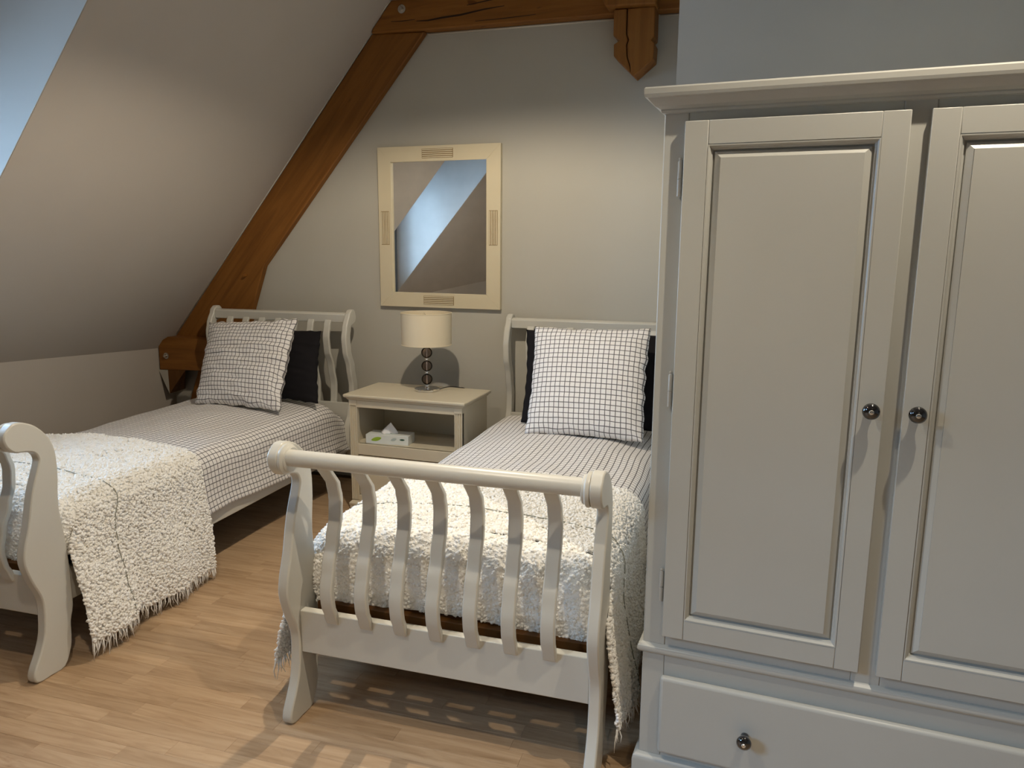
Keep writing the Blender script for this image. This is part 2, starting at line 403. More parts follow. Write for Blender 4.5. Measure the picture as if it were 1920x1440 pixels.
# king post with its split
kz = [(2.242, 2.705), (2.242, 2.581), (2.276, 2.555), (2.246, 2.538), (2.247, 2.481)]
cr = [(2.337, 2.426), (2.317, 2.476), (2.313, 2.533), (2.322, 2.556), (2.311, 2.581), (2.311, 2.705)]
Lp = kz+[(2.337, 2.394), (2.333, 2.424)]+[(x-.0032, z) for x, z in cr[1:]]
Rp = [(2.453, 2.705), (2.454, 2.562), (2.436, 2.545), (2.455, 2.531), (2.452, 2.454), (2.355, 2.376), (2.338, 2.393), (2.336, 2.426)]+[(x+.0032, z) for x, z in cr[1:]]
mb = MB(); mb.prism(Lp, -.15, -.02); mb.prism(Rp, -.15, -.02); mb.box((2.30, -.12, 2.45), (2.335, -.02, 2.70))
mb.build('king_post', m_beam_z, truss, bevel=.004, smooth='auto')
MB().prism([(2.205, 2.713), (2.462, 2.703), (2.468, 2.955), (2.15, 2.955), (2.18, 2.77)], -.19, -.002).build('king_post_head', m_beam_z, truss, bevel=.008, smooth='auto')
# drying cracks along the collar beam and the rafter
mb = MB()
def crack(pts, w0, y):
    n = len(pts); up = []; dn = []
    for i, (x, z) in enumerate(pts):
        h = w0*math.sin(PI*(i+.5)/n)/2+.0003; up.append((x, z+h)); dn.append((x, z-h))
    mb.prism(up+dn[::-1], y-.0006, y+.0004)
crack([(1.09, 2.765), (1.16, 2.762), (1.25, 2.770), (1.36, 2.775), (1.50, 2.792), (1.62, 2.800)], .010, -.075)
crack([(1.40, 2.822), (1.55, 2.838), (1.70, 2.842), (1.88, 2.858), (2.05, 2.866)], .008, -.075)
crack([(.93, 2.775), (1.0, 2.772), (1.08, 2.774)], .004, -.075)
crack([(1.45, 2.735), (1.62, 2.736), (1.80, 2.741)], .004, -.075)
mb.build('crack', m_crack, truss)
# sole block
MB().prism([(-.858, .655), (-.38, .672), (-.38, .880), (A(.893)+.012, .886), (-.855, .845)], -.15, -.001).build('sole_block', m_beam_x, truss, bevel=.004, smooth='auto')
def taper(name, a, b, m, **k):
    v = [(x, -.148, z) for x, z in a]+[(x, -.001, z) for x, z in b]
    return MB().add(v, [(0, 1, 2), (5, 4, 3), (0, 3, 4, 1), (1, 4, 5, 2), (2, 5, 3, 0)]).build(name, m, k.pop('parent', None), **k)
taper('wedge', [(-.791, .660), (-.644, .662), (-.79, .491)], [(-.792, .660), (-.775, .660), (-.791, .50)], m_beam_dark, parent=truss)
taper('trim_2', [(-.872, .655), (-.7925, .655), (-.7915, .491)], [(-.872, .655), (-.7935, .655), (-.793, .50)], m_wall, **ST)
def bolt(x, y, z, s=1.):
    MB().lathe([(0, 0), (.022*s, 0), (.024*s, -.002), (.024*s, -.004), (.012*s, -.005), (.012*s, -.018), (.010*s, -.021), (0, -.021)], (x, y, z), 'y', 18).build('bolt', m_metal, truss, smooth='auto')
bolt(1.0, -.075, 2.836, 1); bolt(-.793, -.15, .755, .9)
MB().tube([(-.188, -.045, 1.310), (-.182, -.075, 1.306)], [.012, .009], 10).build('peg', m_beam_z, truss, smooth='auto')
# thin painted caulk line where the beams meet the plaster
mb = MB()
mb.tube([(A(2.70)-.004, -.052, 2.70), (A(.90)-.004, -.052, .90)], .0035, 6)
mb.tube([(1.13, -.004, 2.709), (2.235, -.004, 2.700)], .006, 6)
mb.tube([(2.46, -.004, 2.698), (2.755, -.004, 2.694)], .004, 6)
mb.tube([(A(2.725), -.078, 2.745), (A(2.885), -.078, 2.885)], .0035, 6)
mb.tube([(A(2.892), -.06, 2.893), (1.06, -.06, 2.893)], .0045, 6)
mb.build('caulk_line', m_caulk, truss, smooth=True)

# ------------------------------------------------------------------ beds
BW = .9324; BL = 2.2615; PT = .035
def smoothpts(pts, n=4):
    out = []; k = len(pts)
    for i in range(k):
        p0, p1, p2, p3 = (Vector(pts[(i+j-1) % k]) for j in range(4))
        for t in range(n):
            t = t/n
            out.append(tuple(.5*((2*p1)+(-p0+p2)*t+(2*p0-5*p1+4*p2-p3)*t*t+(-p0+3*p1-3*p2+p3)*t**3)))
    return out
FOOT = [(-.082, .912), (-.064, .920), (-.032, .917), (.016, .893), (.058, .846), (.078, .792), (.080, .709), (.070, .601), (.080, .50), (.088, .40), (.090, .303), (.088, .213),
        (.073, .161), (.070, .11), (.062, .061), (.030, .004), (-.030, .001), (-.072, .001), (-.092, .014), (-.091, .047), (-.059, .106), (-.037, .166), (-.030, .256), (-.037, .305), (-.062, .363),
        (-.083, .435), (-.077, .493), (-.054, .560), (-.026, .672), (.008, .757), (.012, .785), (-.004, .807), (-.037, .817), (-.072, .823), (-.100, .850), (-.106, .886)]
def curve(tab, z):
    tab = sorted(tab, key=lambda p: p[1])
    if z <= tab[0][1]: return tab[0][0]
    for (a, za), (b, zb) in zip(tab, tab[1:]):
        if z <= zb:
            t = (z-za)/(zb-za); t = t*t*(3-2*t); return a+(b-a)*t
    return tab[-1][0]
HC = [(.018, 0), (-.01, .15), (-.050, .32), (-.046, .40), (-.012, .48), (.012, .56), (.016, .64), (-.010, .76), (-.052, .87), (-.060, .95), (-.042, 1.02), (-.006, 1.085)]
def s_board(x0, x1, prof, zs, th):
    """curved board: centre line prof(z), thickness th, wide along x"""
    mb = MB(); v = []; f = []
    for z in zs:
        y = prof(z)
        v += [(x0, y-th/2, z), (x1, y-th/2, z), (x1, y+th/2, z), (x0, y+th/2, z)]
    n = len(zs)
    for i in range(n-1):
        for k in range(4): q = (k+1) % 4; f.append((4*i+k, 4*i+q, 4*i+4+q, 4*i+4+k))
    f += [(3, 2, 1, 0), (4*n-4, 4*n-3, 4*n-2, 4*n-1)]
    return mb.add(v, f)
SC = [(-.055, .865), (-.028, .83), (.008, .79), (.022, .735), (.018, .68), (-.004, .61), (-.034, .53), (-.050, .46), (-.046, .41), (-.030, .37), (-.015, .33)]
XS = [-.02+BW/8*(i+1)+.02 for i in range(7)]
def make_bed(frame, left, label):
    ox, oy, a = frame
    t = empty('sleigh_bed', (ox, oy, 0), a, label=label, cat='bed', group='sleigh beds against the back wall')
    X0, X1 = (-BW, 0) if left else (0, BW)
    # footboard
    outl = smoothpts(FOOT, 3)
    for x0 in (X0-PT, X1):
        MB().prism(outl, x0, x0+PT, 'x').build('footboard_post', m_white, t, bevel=.005, smooth='auto')
    for x, d in ((X0, 1), (X1, -1)):
        MB().lathe([(0, 0), (.046, 0), (.048, .004*d), (.048, .010*d), (.043, .014*d), (.041, .016*d), (.041, .020*d), (.036, .024*d), (0, .024*d)], (x, -.060, .870), 'x', 32).build('rosette', m_white, t, smooth='auto')
    MB().lathe([(0, X0+.02), (.0255, X0+.02), (.0255, X1-.02), (0, X1-.02)], (0, -.072, .878), 'x', 28).build('footboard_rail', m_white, t, smooth='auto')
    for x in XS:
        xx = X0+x
        s_board(xx-.021, xx+.021, lambda z: curve(SC, z), [.335+i*(.872-.335)/26 for i in range(27)], .020).build('footboard_slat', m_white, t, bevel=.004, smooth='auto')
    bx('footboard_panel', (X0, -.008-.014, .2206), (X1, .008, .3626), m_white, t, .003)
    # headboard
    for x0 in (X0-PT, X1):
        mb = MB(); zs = [i*1.075/40 for i in range(41)]
        fr = [(BL+curve(HC, z)-.032-.012*max(0, 1-abs(z-.3)/.25), z) for z in zs]
        bk = [(BL+curve(HC, z)+.028+.01*max(0, 1-abs(z-.3)/.25), z) for z in zs if z < 1.03]
        top = [(BL-.034, 1.097), (BL-.005, 1.118), (BL+.025, 1.118), (BL+.042, 1.103), (BL+.050, 1.072), (BL+.042, 1.045), (BL+.018, 1.030)]
        mb.prism(fr+top+bk[::-1], x0, x0+PT, 'x').build('headboard_post', m_white, t, bevel=.006, smooth='auto')
    MB().prism([(BL-.030, 1.040), (BL-.034, 1.088), (BL-.018, 1.098), (BL+.022, 1.098), (BL+.03, 1.08), (BL+.02, 1.04)], X0, X1, 'x').build('headboard_rail', m_white, t, bevel=.003, smooth='auto')
    for x in XS:
        xx = X0+x
        s_board(xx-.021, xx+.021, lambda z: BL+curve(HC, z), [.52+i*(1.055-.52)/24 for i in range(25)], .020).build('headboard_slat', m_white, t, bevel=.004, smooth='auto')
    bx('headboard_panel', (X0, BL-.032, .36), (X1, BL-.008, .5375), m_white, t, .003)
    # side rails and slatted base
    for x0 in (X0-.006, X1-.020):
        bx('side_rail', (x0, .085, .2213), (x0+.026, BL-.08, .345), m_white, t, .003)
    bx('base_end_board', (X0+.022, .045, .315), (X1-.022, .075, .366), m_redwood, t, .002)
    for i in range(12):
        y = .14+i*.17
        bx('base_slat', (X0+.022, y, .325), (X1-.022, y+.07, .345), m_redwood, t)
    return t
RF = (1.7374, -2.3250, .0251); LF = (.7362, -2.4228, .0445)
bedL = make_bed(LF, True, 'cream slatted sleigh bed at the left, beside the sloping ceiling')
bedR = make_bed(RF, False, 'cream slatted sleigh bed in the middle, standing next to the wardrobe')

def at_frame(o, frame):
    o.location = (frame[0], frame[1], 0); o.rotation_euler = (0, 0, frame[2]); return o
def sm(t): t = max(0, min(1, t)); return t*t*(3-2*t)

# cloth laid over the mattress: cross-section by arc length
def section(xa, xb, ztop, rad, hemL, hemR, s, flare=0., crown=.02):
    """s in 0..1 from left hem to right hem; returns x,z and arc length u"""
    LL = ztop-rad-hemL; LR = ztop-rad-hemR; A_ = PI/2*rad; T = (xb-xa)-2*rad
    tot = LL+A_+T+A_+LR; d = s*tot
    if d < LL:
        k = 1-d/LL; return xa-flare*k**1.3, hemL+d, d
    if d < LL+A_:
        a = (d-LL)/rad; return xa+rad-rad*math.cos(a), ztop-rad+rad*math.sin(a), d
    if d < LL+A_+T:
        t = (d-LL-A_)/T; return xa+rad+t*T, ztop+crown*math.sin(PI*t), d
    if d < LL+2*A_+T:
        a = (d-LL-A_-T)/rad; return xb-rad+rad*math.sin(a), ztop-rad+rad*math.cos(a), d
    k = (d-LL-2*A_-T)/LR if LR else 0; return xb+flare*k**1.3, ztop-rad-(d-LL-2*A_-T), d

def mattress(frame, left, label):
    X0 = -BW if left else 0
    o = bx('mattress', (X0+.028, .085, .347), (X0+BW-.028, BL-.27, .540), m_matt, None, .045, label=label, cat='mattress', group='mattresses of the two beds')
    o.modifiers['bevel'].segments = 4
    return at_frame(o, frame)
mattress(LF, True, 'dark mattress under the check cover of the left bed'); mattress(RF, False, 'dark mattress glimpsed behind the footboard slats of the middle bed')

def duvet(frame, left, label, seed):
    X0 = -BW if left else 0
    xa, xb = X0-.012, X0+BW+.012
    y0, y1 = (.16, 2.20)
    def P(u, v):
        y = y0+(y1-y0)*v
        e1 = sm((y-1.93)/.27); e0 = sm((.30-y)/.14)
        hem = .285-.03*sm((y-1.3)/.7)+.008*math.sin(y*7+seed)
        zt = .574-.10*e1**2-.02*e0
        x, z, d = section(xa+.02*e1, xb-.02*e1+.012*math.sin(y*3+seed), zt, .105, hem, hem, u, .03, .030)
        hang = sm((.5-z)/.2)
        n = noise.noise(Vector((x*5, y*3.2, z*5+seed)))
        n2 = noise.noise(Vector((x*14, y*7, z*6+seed*2)))
        side = 1 if x > X0+BW/2 else -1
        x += side*hang*(.018*n+.006*n2); z += (1-hang)*(.010*n+.0045*n2)
        return (x, y, z)
    tot = 2*(.574-.105-.28)+PI*.105+(xb-xa-.21)
    mb = MB(); mb.grid(P, 130, 150, lambda u, v: (u*tot, v*(y1-y0)))
    o = mb.build('duvet', m_check, None, smooth=True, label=label, cat='duvet', group='check duvets')
    md = o.modifiers.new('thickness', 'SOLIDIFY'); md.thickness = .018; md.offset = -1
    return at_frame(o, frame)
duvet(LF, True, 'white duvet with thin black check on the left bed', 1.3)
duvet(RF, False, 'white duvet with thin black check on the middle bed', 4.1)

# ---- boucle throws
def tufts(tri_pts, n, seed, rmin=.0045, rmax=.0085):
    """small irregular yarn loops scattered on a triangle soup (numpy)"""
    rg = np.random.default_rng(seed)
    a, b, c = tri_pts[:, 0], tri_pts[:, 1], tri_pts[:, 2]
    cr_ = np.cross(b-a, c-a); ar = np.linalg.norm(cr_, axis=1)/2; nrm = cr_/np.maximum(np.linalg.norm(cr_, axis=1, keepdims=True), 1e-9)
    idx = rg.choice(len(a), n, p=ar/ar.sum()); u = rg.random((n, 2)); su = np.sqrt(u[:, :1])
    p = (1-su)*a[idx]+su*(1-u[:, 1:])*b[idx]+su*u[:, 1:]*c[idx]; nn_ = nrm[idx]
    ph = (1+5**.5)/2
    ico = np.array([(-1, ph, 0), (1, ph, 0), (-1, -ph, 0), (1, -ph, 0), (0, -1, ph), (0, 1, ph), (0, -1, -ph), (0, 1, -ph), (ph, 0, -1), (ph, 0, 1), (-ph, 0, -1), (-ph, 0, 1)])/math.sqrt(1+ph*ph)
    fc = np.array([(0, 11, 5), (0, 5, 1), (0, 1, 7), (0, 7, 10), (0, 10, 11), (1, 5, 9), (5, 11, 4), (11, 10, 2), (10, 7, 6), (7, 1, 8), (3, 9, 4), (3, 4, 2), (3, 2, 6), (3, 6, 8), (3, 8, 9), (4, 9, 5), (2, 4, 11), (6, 2, 10), (8, 6, 7), (9, 8, 1)])
    R = rg.normal(size=(n, 3, 3)); Q, _ = np.linalg.qr(R)
    sc_ = np.stack([rg.uniform(rmin, rmax, n)*1.1, rg.uniform(rmin, rmax, n)*.95, rg.uniform(rmin, rmax, n)*.9], 1)
    L = ico[None]*sc_[:, None, :]*(1+.25*rg.normal(size=(n, 12, 1))*.5)
    V = np.einsum('nij,nkj->nki', Q, L)+(p+nn_*rg.uniform(0, .006, n)[:, None])[:, None, :]
    Fc = fc[None]+12*np.arange(n)[:, None, None]
    return V.reshape(-1, 3), Fc.reshape(-1, 3)
def np_mesh(name, V, Fc, mat, parent, smooth=True):
    me = bpy.data.meshes.new(name); me.vertices.add(len(V)); me.vertices.foreach_set('co', V.astype(np.float32).ravel())
    nf = len(Fc); me.loops.add(nf*3); me.loops.foreach_set('vertex_index', Fc.astype(np.int32).ravel())
    me.polygons.add(nf); me.polygons.foreach_set('loop_start', np.arange(nf, dtype=np.int32)*3); me.polygons.foreach_set('loop_total', np.full(nf, 3, dtype=np.int32))
    me.materials.append(mat); me.update(calc_edges=True); me.validate()
    if smooth: me.polygons.foreach_set('use_smooth', [True]*nf)
    o = bpy.data.objects.new(name, me); COL.objects.link(o); o.parent = parent; return o
def throw(frame, left, label, seed, hemR, hemL, flL, flR, front, ysh=.06, y0=.13, y1=.80):
    X0 = -BW if left else 0
    xa, xb = X0-.035, X0+BW+.035
    shg = not left
    rg = random.Random(seed)
    def P(u, v):
        y = y0+(y1-y0)*v
        hl, hr = hemL(v), hemR(v)
        x, z, d = section(xa, xb, .600, .10, hl, hr, u, 0, .028)
        right = x > X0+BW/2
        k = sm((.52-z)/.45)
        fl_ = flR if right else flL
        n = noise.noise(Vector((x*3, y*5, z*3+seed))); n2 = noise.noise(Vector((x*9, y*11, z*7+seed)))
        fold = math.sin(y*19+seed+2*z)*.014+math.sin(y*41+seed)*.004
        sgn = 1 if right else -1
        crease = .020*sm((.34-v)/.05) if right and not shg else 0
        x += sgn*k*(fl_+fold+.012*n+crease)
        z += (1-k)*(.010*n+.004*n2)
        yy = y+k*.02*n-(ysh if front else 0)*sm((.575-z)/.16)*(1-v)**2
        if v > .999 or v < .001: yy += .006*n2
        return (x, yy, z)
    mb = MB(); mb.grid(P, 110, 60)
    if front:
        ya = y0
        hwid = BW/2+.02; xc = X0+BW/2
        def Q(u, v):
            # v 0..1: from the saddle edge over the foot of the mattress and down
            x, z, d = section(xa+.045*sm(v*1.5), xb-.045*sm(v*1.5), .600, .10, .40, .40, .0+u, 0, .028)
            t = v*1.0
            if t < .5:
                a_ = t/.5*PI/2; dy = -.085*math.sin(a_); dz = -.085*(1-math.cos(a_))
            else:
                dy = -.085; dz = -.085-(t-.5)/.5*.165
            n = noise.noise(Vector((x*6, v*5+9, seed)))
            zz = z+dz*sm((z-.40)/.17)
            zz = max(zz, .352+.02*n)
            return (x, ya+dy+.008*n-.012*math.sin(PI*min(1, max(0, (v-.3)/.7))), zz)
        mb.grid(Q, 110, 26)
    base = mb.build('throw', m_boucle, None, smooth=True, recalc=False, label=label, cat='throw', group='ivory boucle throws')
    at_frame(base, frame)
    V0 = np.array(mb.v); Q0 = np.array(mb.f); tri = np.concatenate([Q0[:, [0, 1, 2]], Q0[:, [0, 2, 3]]]); T = V0[tri]
    V, Fc = tufts(T, 34000, seed)
    o = np_mesh('boucle_loops', V, Fc, m_boucle, base); o['kind'] = 'stuff'
    # fringe strands along both hems
    fr_ = MB()
    for side in (0, 1):
        for i in range(150):
            v = (i+rg.random()*.8)/150
            if v > 1: continue
            p = Vector(P(side, v)); L = rg.uniform(.025, .07)
            q = p+Vector((rg.uniform(-.012, .012), rg.uniform(-.02, .02), -L)); q.z = max(q.z, .004)
            m_ = (p+q)/2+Vector((rg.uniform(-.008, .008), rg.uniform(-.008, .008), 0))
            fr_.tube([p+Vector((0, 0, .01)), m_, q], [.0032, .0018, .0005], 4)
    f_ = fr_.build('fringe', m_boucle, base, smooth=True, recalc=False); f_['kind'] = 'stuff'
    # stitched line across the throw
    st = MB(); pts = []
    vv = (.33-y0)/(y1-y0)
    for i in range(161):
        p = P(i/160, vv+.004*math.sin(i*.5)); p2 = P(min(1, i/160+.002), vv)
        x, y, z = p; c = Vector((X0+BW/2, y, .3)); d = (Vector(p)-c); d.y = 0; d.normalize()
        pts.append(Vector(p)+d*.011+Vector((0, rg.uniform(-.002, .002), 0)))
    for i in range(0, 159, 1):
        if rg.random() < .8: st.tube([pts[i], pts[i+1]], .0017, 5)
    st.build('stitch_line', m_stitch, base, smooth=True, recalc=False, label='dark stitched line', kind='stuff')
    return base
throw(LF, True, 'ivory boucle throw across the foot of the left bed, fringe hanging almost to the floor', 3,
      lambda v: .075-.02*v+.035*max(0, 1-abs(v-.33)/.06), lambda v: .30, .03, .050, True, .072, y0=.155, y1=.815)
throw(RF, False, 'ivory boucle throw across the foot of the middle bed, tucked behind the slats', 8,
      lambda v: .13-.02*v, lambda v: .14+.02*v, .100, .055, True, .15, y0=.155, y1=.80)

# ---- pillows
def pillow(name, TL, TR, BR, BL_, th, m, seed, rk=1.0, **k):
    TL, TR, BR, BL_ = map(Vector, (TL, TR, BR, BL_))
    nrm = (TR-TL).cross(BL_-TL).normalized()
    if nrm.y > 0: nrm = -nrm
    w_, h_ = (TR-TL).length, (TL-BL_).length
    base = (BR+BL_)/2; n_ = 56
    mb = MB()
    def surf(sg):
        def P(u, v):
            a, b = 2*u-1, 2*v-1
            pin = .045
            ua = u+(.5-u)*pin*(1-b*b)*abs(a)**2*1.0; va = v+(.5-v)*pin*(1-a*a)*abs(b)**2
            p = BL_.lerp(BR, ua).lerp(TL.lerp(TR, ua), va)
            t = (max(0, 1-abs(a)**2.6)*max(0, 1-abs(b)**2.6))**.55
            edge = max(abs(a), abs(b))
            wr = noise.noise(Vector((a*1.6, b*8, seed)))*.014+noise.noise(Vector((a*5, b*8, seed+5)))*.006; wr *= rk
            sag = -.012*(1-v)*0
            p = p+nrm*(sg*th/2*t+wr*(.3+.7*t))
            ed = .018*rk*noise.noise(Vector((a*5+seed, b*6, 0)))*edge**4
            return tuple(p+Vector((ed, 0, ed*.8)))
        return P
    uvf = lambda u, v: (u*w_+.004, v*h_+.006)
    mb.grid(surf(1), n_, n_, uvf); mb.grid(surf(-1), n_, n_, uvf)
    mb.v = [tuple(Vector(q)-base) for q in mb.v]
    o = mb.build(name, m, None, smooth=True, recalc=False, **k)
    bm = bmesh.new(); bm.from_mesh(o.data); bmesh.ops.remove_doubles(bm, verts=bm.verts, dist=.0004); bmesh.ops.recalc_face_normals(bm, faces=bm.faces); bm.to_mesh(o.data); bm.free()
    o.location = base
    return o
pillow('pillow', (-.14, -.47, 1.040), (.508, -.50, 1.085), (.575, -.80, .600), (-.015, -.78, .600), .15, m_check, 2.,
       label='square white check pillow leaning on the left bed headboard', cat='pillow', group='check pillows')
pillow('pillow', (1.945, -.50, 1.098), (2.548, -.50, 1.112), (2.575, -.79, .600), (1.99, -.80, .600), .15, m_check, 6., .45,
       label='square white check pillow leaning on the middle bed headboard', cat='pillow', group='check pillows')
pillow('pillow', (.0, -.30, 1.00), (.552, -.33, 1.000), (.665, -.56, .606), (.06, -.54, .606), .12, m_dark_cloth, 9., .6,
       label='plain black pillow behind the check pillow on the left bed', cat='pillow', group='black pillows')
pillow('pillow', (1.842, -.32, 1.060), (2.60, -.32, 1.060), (2.66, -.55, .598), (1.895, -.57, .598), .12, m_dark_cloth, 12., .3,
       label='plain black pillow behind the check pillow on the middle bed', cat='pillow', group='black pillows')

# ------------------------------------------------------------------ nightstand
NX, NY = 1.249, -.457
ns = empty('nightstand', (NX, NY, 0), label='cream nightstand with open shelf and drawer between the beds', cat='nightstand')
def nb(name, a, b, m=m_night, bev=.002, p=ns, **k):
    return bx(name, (a[0]-NX, a[1]-NY, a[2]), (b[0]-NX, b[1]-NY, b[2]), m, p, bev, **k)
# top with moulded edge
def moulded(name, x0, x1, y0, y1, prof, m, parent, back=True, bevel=0):
    """stack of rectangular rings: prof = [(z, outset)]; outset grows left, right and to the front"""
    v = []; f = []
    for z, o_ in prof:
        v += [(x0-o_, y0-o_, z), (x1+o_, y0-o_, z), (x1+o_, y1, z), (x0-o_, y1, z)]
    n = len(prof)
    for i in range(n-1):
        for k in range(4): q = (k+1) % 4; f.append((4*i+k, 4*i+q, 4*i+4+q, 4*i+4+k))
    f += [(3, 2, 1, 0), (4*n-4, 4*n-3, 4*n-2, 4*n-1)]
    return MB().add(v, f).build(name, m, parent, bevel=bevel, smooth='auto' if bevel else False)
bx0, bx1, by0, by1 = .914-NX, 1.590-NX, -.637-NY, -.2574-NY
moulded('top', bx0, bx1, by0, by1, [(.662, .0), (.664, .006), (.668, .010), (.674, .012), (.676, .018), (.680, .023), (.686, .025), (.692, .025), (.696, .021)], m_night, ns, bevel=.001)
nb('side_panel', (.914, -.628, .06), (.932, -.2574, .662)); nb('side_panel', (1.572, -.628, .06), (1.590, -.2574, .662))
nb('back_panel', (.932, -.270, .06), (1.572, -.2600, .662)); nb('shelf', (.932, -.628, .400), (1.572, -.270, .415)); nb('bottom_panel', (.932, -.628, .075), (1.572, -.270, .09))
nb('top_rail', (.960, -.637, .622), (1.547, -.615, .662)); nb('shelf_rail', (.960, -.637, .352), (1.547, -.615, .415))
nb('bottom_rail', (.960, -.637, .075), (1.547, -.615, .115))
for x0 in (.914, 1.547):
    pl = MB(); w_ = .046 if x0 < 1 else .043
    fr_ = [(x0, 0), (x0+w_, 0)]
    # fluted front: groove profile extruded up
    prof = []; 
    n = 3; gw = w_/(n*2+1)
    prof.append((x0, -.612)); prof.append((x0, -.637))
    for i in range(n):
        a_ = x0+gw*(2*i+1)
        for k in range(5):
            t_ = PI*k/4; prof.append((a_+gw*(1-math.cos(t_))/2*1.1, -.637+.0055*math.sin(t_)))
    prof += [(x0+w_, -.637), (x0+w_, -.612)]
    pl.prism([(p[0]-NX, p[1]-NY) for p in prof], .085, .655, 'z').build('fluted_post', m_night, ns)
    nb('post_cap', (x0-.001, -.640, .632), (x0+w_+.001, -.612, .662), bev=.001)
dr = nb('drawer', (.963, -.634, .119), (1.544, -.612, .347), bev=.003)
nb('drawer_panel', (.985, -.638, .142), (1.522, -.633, .324), bev=.002, p=dr).location = (0, 0, 0)
MB().lathe([(0, 0), (.006, 0), (.006, -.012), (.014, -.018), (.015, -.024), (.010, -.029), (0, -.030)], (1.2535-NX, -.638-NY, .235), 'y', 20).build('knob', m_night, dr, smooth='auto')
moulded('plinth', bx0, bx1, by0, by1, [(.052, .012), (.064, .014), (.070, .010), (.076, .004), (.080, .0)], m_night, ns, bevel=.001)
for x0, s_ in ((.904, 1), (1.600, -1)):
    for (ya, yb) in ((-.647, -.59), (-.31, -.2574)):
        MB().prism([(x0-NX, .052), (x0+s_*.075-NX, .052), (x0+s_*.055-NX, .035), (x0+s_*.04-NX, .0), (x0+s_*.004-NX, .0), (x0-NX, .02)], ya-NY, yb-NY).build('foot', m_night, ns, bevel=.002, smooth='auto')

# lamp
LX, LY, LZ = 1.280, -.400, .696
lp = empty('table_lamp', (LX, LY, LZ), label='table lamp with cream drum shade and stacked smoked glass balls', cat='lamp')
MB().lathe([(0, .0), (.068, .0), (.072, .003), (.072, .012), (.068, .015), (.02, .0165), (0, .0165)], seg=48).build('base', m_chrome, lp, smooth='auto')
zc = [.066, .142, .218]
for z in zc:
    prof = [(max(.0005, .0315*math.sin(PI*i/16)), z-.0315*math.cos(PI*i/16)) for i in range(17)]
    MB().lathe(prof, seg=36).build('glass_ball', m_smoke, lp, smooth=True)
for z in (.0245, .104, .180, .256):
    MB().lathe([(.0045, z-.009), (.013, z-.009), (.0145, z-.006), (.011, z-.002), (.011, z+.002), (.0145, z+.006), (.013, z+.009), (.0045, z+.009)], seg=24).build('collar', m_chrome, lp, smooth='auto')
MB().tube([(0, 0, .01), (0, 0, .30)], .0045, 12).build('stem', m_chrome, lp, smooth='auto')
MB().lathe([(.0, .262), (.014, .262), (.016, .30), (.016, .325), (0, .327)], seg=20).build('socket', m_chrome, lp, smooth='auto')
sh = MB().lathe([(.1400, .265), (.1425, .442), (.1405, .442), (.138, .265), (.1400, .265)], seg=72).build('lamp_shade', m_shade, lp, smooth='auto')
for z, r in ((.265, .1402), (.442, .1422)):
    ring = [(r*math.cos(2*PI*i/64), r*math.sin(2*PI*i/64), z) for i in range(65)]
    MB().tube(ring, .0022, 6, close=False).build('shade_rim', m_shade, sh, smooth=True)
mb = MB()
for a in range(3):
    mb.tube([(.012*math.cos(a*2.094), .012*math.sin(a*2.094), .425), (.138*math.cos(a*2.094), .138*math.sin(a*2.094), .432)], .0015, 6)
mb.tube([(0, 0, .30), (0, 0, .425)], .003, 8); mb.build('shade_spider', m_chrome, sh, smooth=True)
cp = [(.06, .02, .006), (.09, .055, .016), (.115, .10, .014), (.145, .125, .005), (.17, .143, .003), (.19, .152, -.02), (.20, .155, -.25), (.20, .18, -.60)]
pc = []
for i in range(len(cp)-1):
    for t in range(4): pc.append(tuple(Vector(cp[i]).lerp(Vector(cp[i+1]), t/4)))
pc.append(cp[-1])
for _ in range(3): pc = [pc[0]]+[tuple((Vector(pc[i-1])+2*Vector(pc[i])+Vector(pc[i+1]))/4) for i in range(1, len(pc)-1)]+[pc[-1]]
MB().tube(pc, .0026, 8).build('cord', m_cord, lp, smooth=True)

# tissue box on the shelf
tb = empty('tissue_box', (1.118, -.548, .4152), .115, label='white tissue box with green leaf print on the nightstand shelf', cat='tissue box')
bx('carton', (-.125, -.055, 0), (.125, .055, .052), m_card, tb, .0015)
def leaf(cx, cz, w_, h_, ang, m, y=-.0556):
    pts = []
    for i in range(24):
        t = i/24*2*PI; x = math.cos(t)*w_/2; z = math.sin(t)*h_/2*(1-.5*math.cos(t)**2*0)*(abs(math.sin(t))**.4)
        pts.append((cx+x*math.cos(ang)-z*math.sin(ang), cz+x*math.sin(ang)+z*math.cos(ang)))
    return MB().prism(pts, y, y+.0008).build('leaf_print', m, tb)
leaf(-.062, .028, .062, .022, .25, m_leaf); leaf(.040, .030, .036, .016, .35, m_greyprint); leaf(.090, .031, .030, .010, .0, m_leafdark)
MB().prism([(-.035, .001), (-.01, .051), (.124, .051), (.124, .044), (.03, .001)], -.0553, -.0549).build('grey_print', m_greyprint, tb) if False else None
bx('end_print', (-.1256, -.02, .028), (-.1248, .012, .043), m_leafdark, tb)
mb = MB()
mb.lathe([(.052, .0522), (.053, .0535), (.0, .0535)], seg=24); mb.build('opening', m_greyprint, tb, smooth='auto').scale = (1, .45, 1)
def tis(u, v):
    a = u*2*PI; r = (1-v)*.042*(1+.25*math.sin(3*a+1)); z = .052+v*.062-.008*(1-v)*math.cos(2*a)*0
    return (r*math.cos(a)*1.15-.012+.016*v, r*math.sin(a)*.45, z+.004*math.sin(5*a)*(1-v))
MB().grid(tis, 30, 8).build('tissue', m_tissue, tb, smooth='auto')

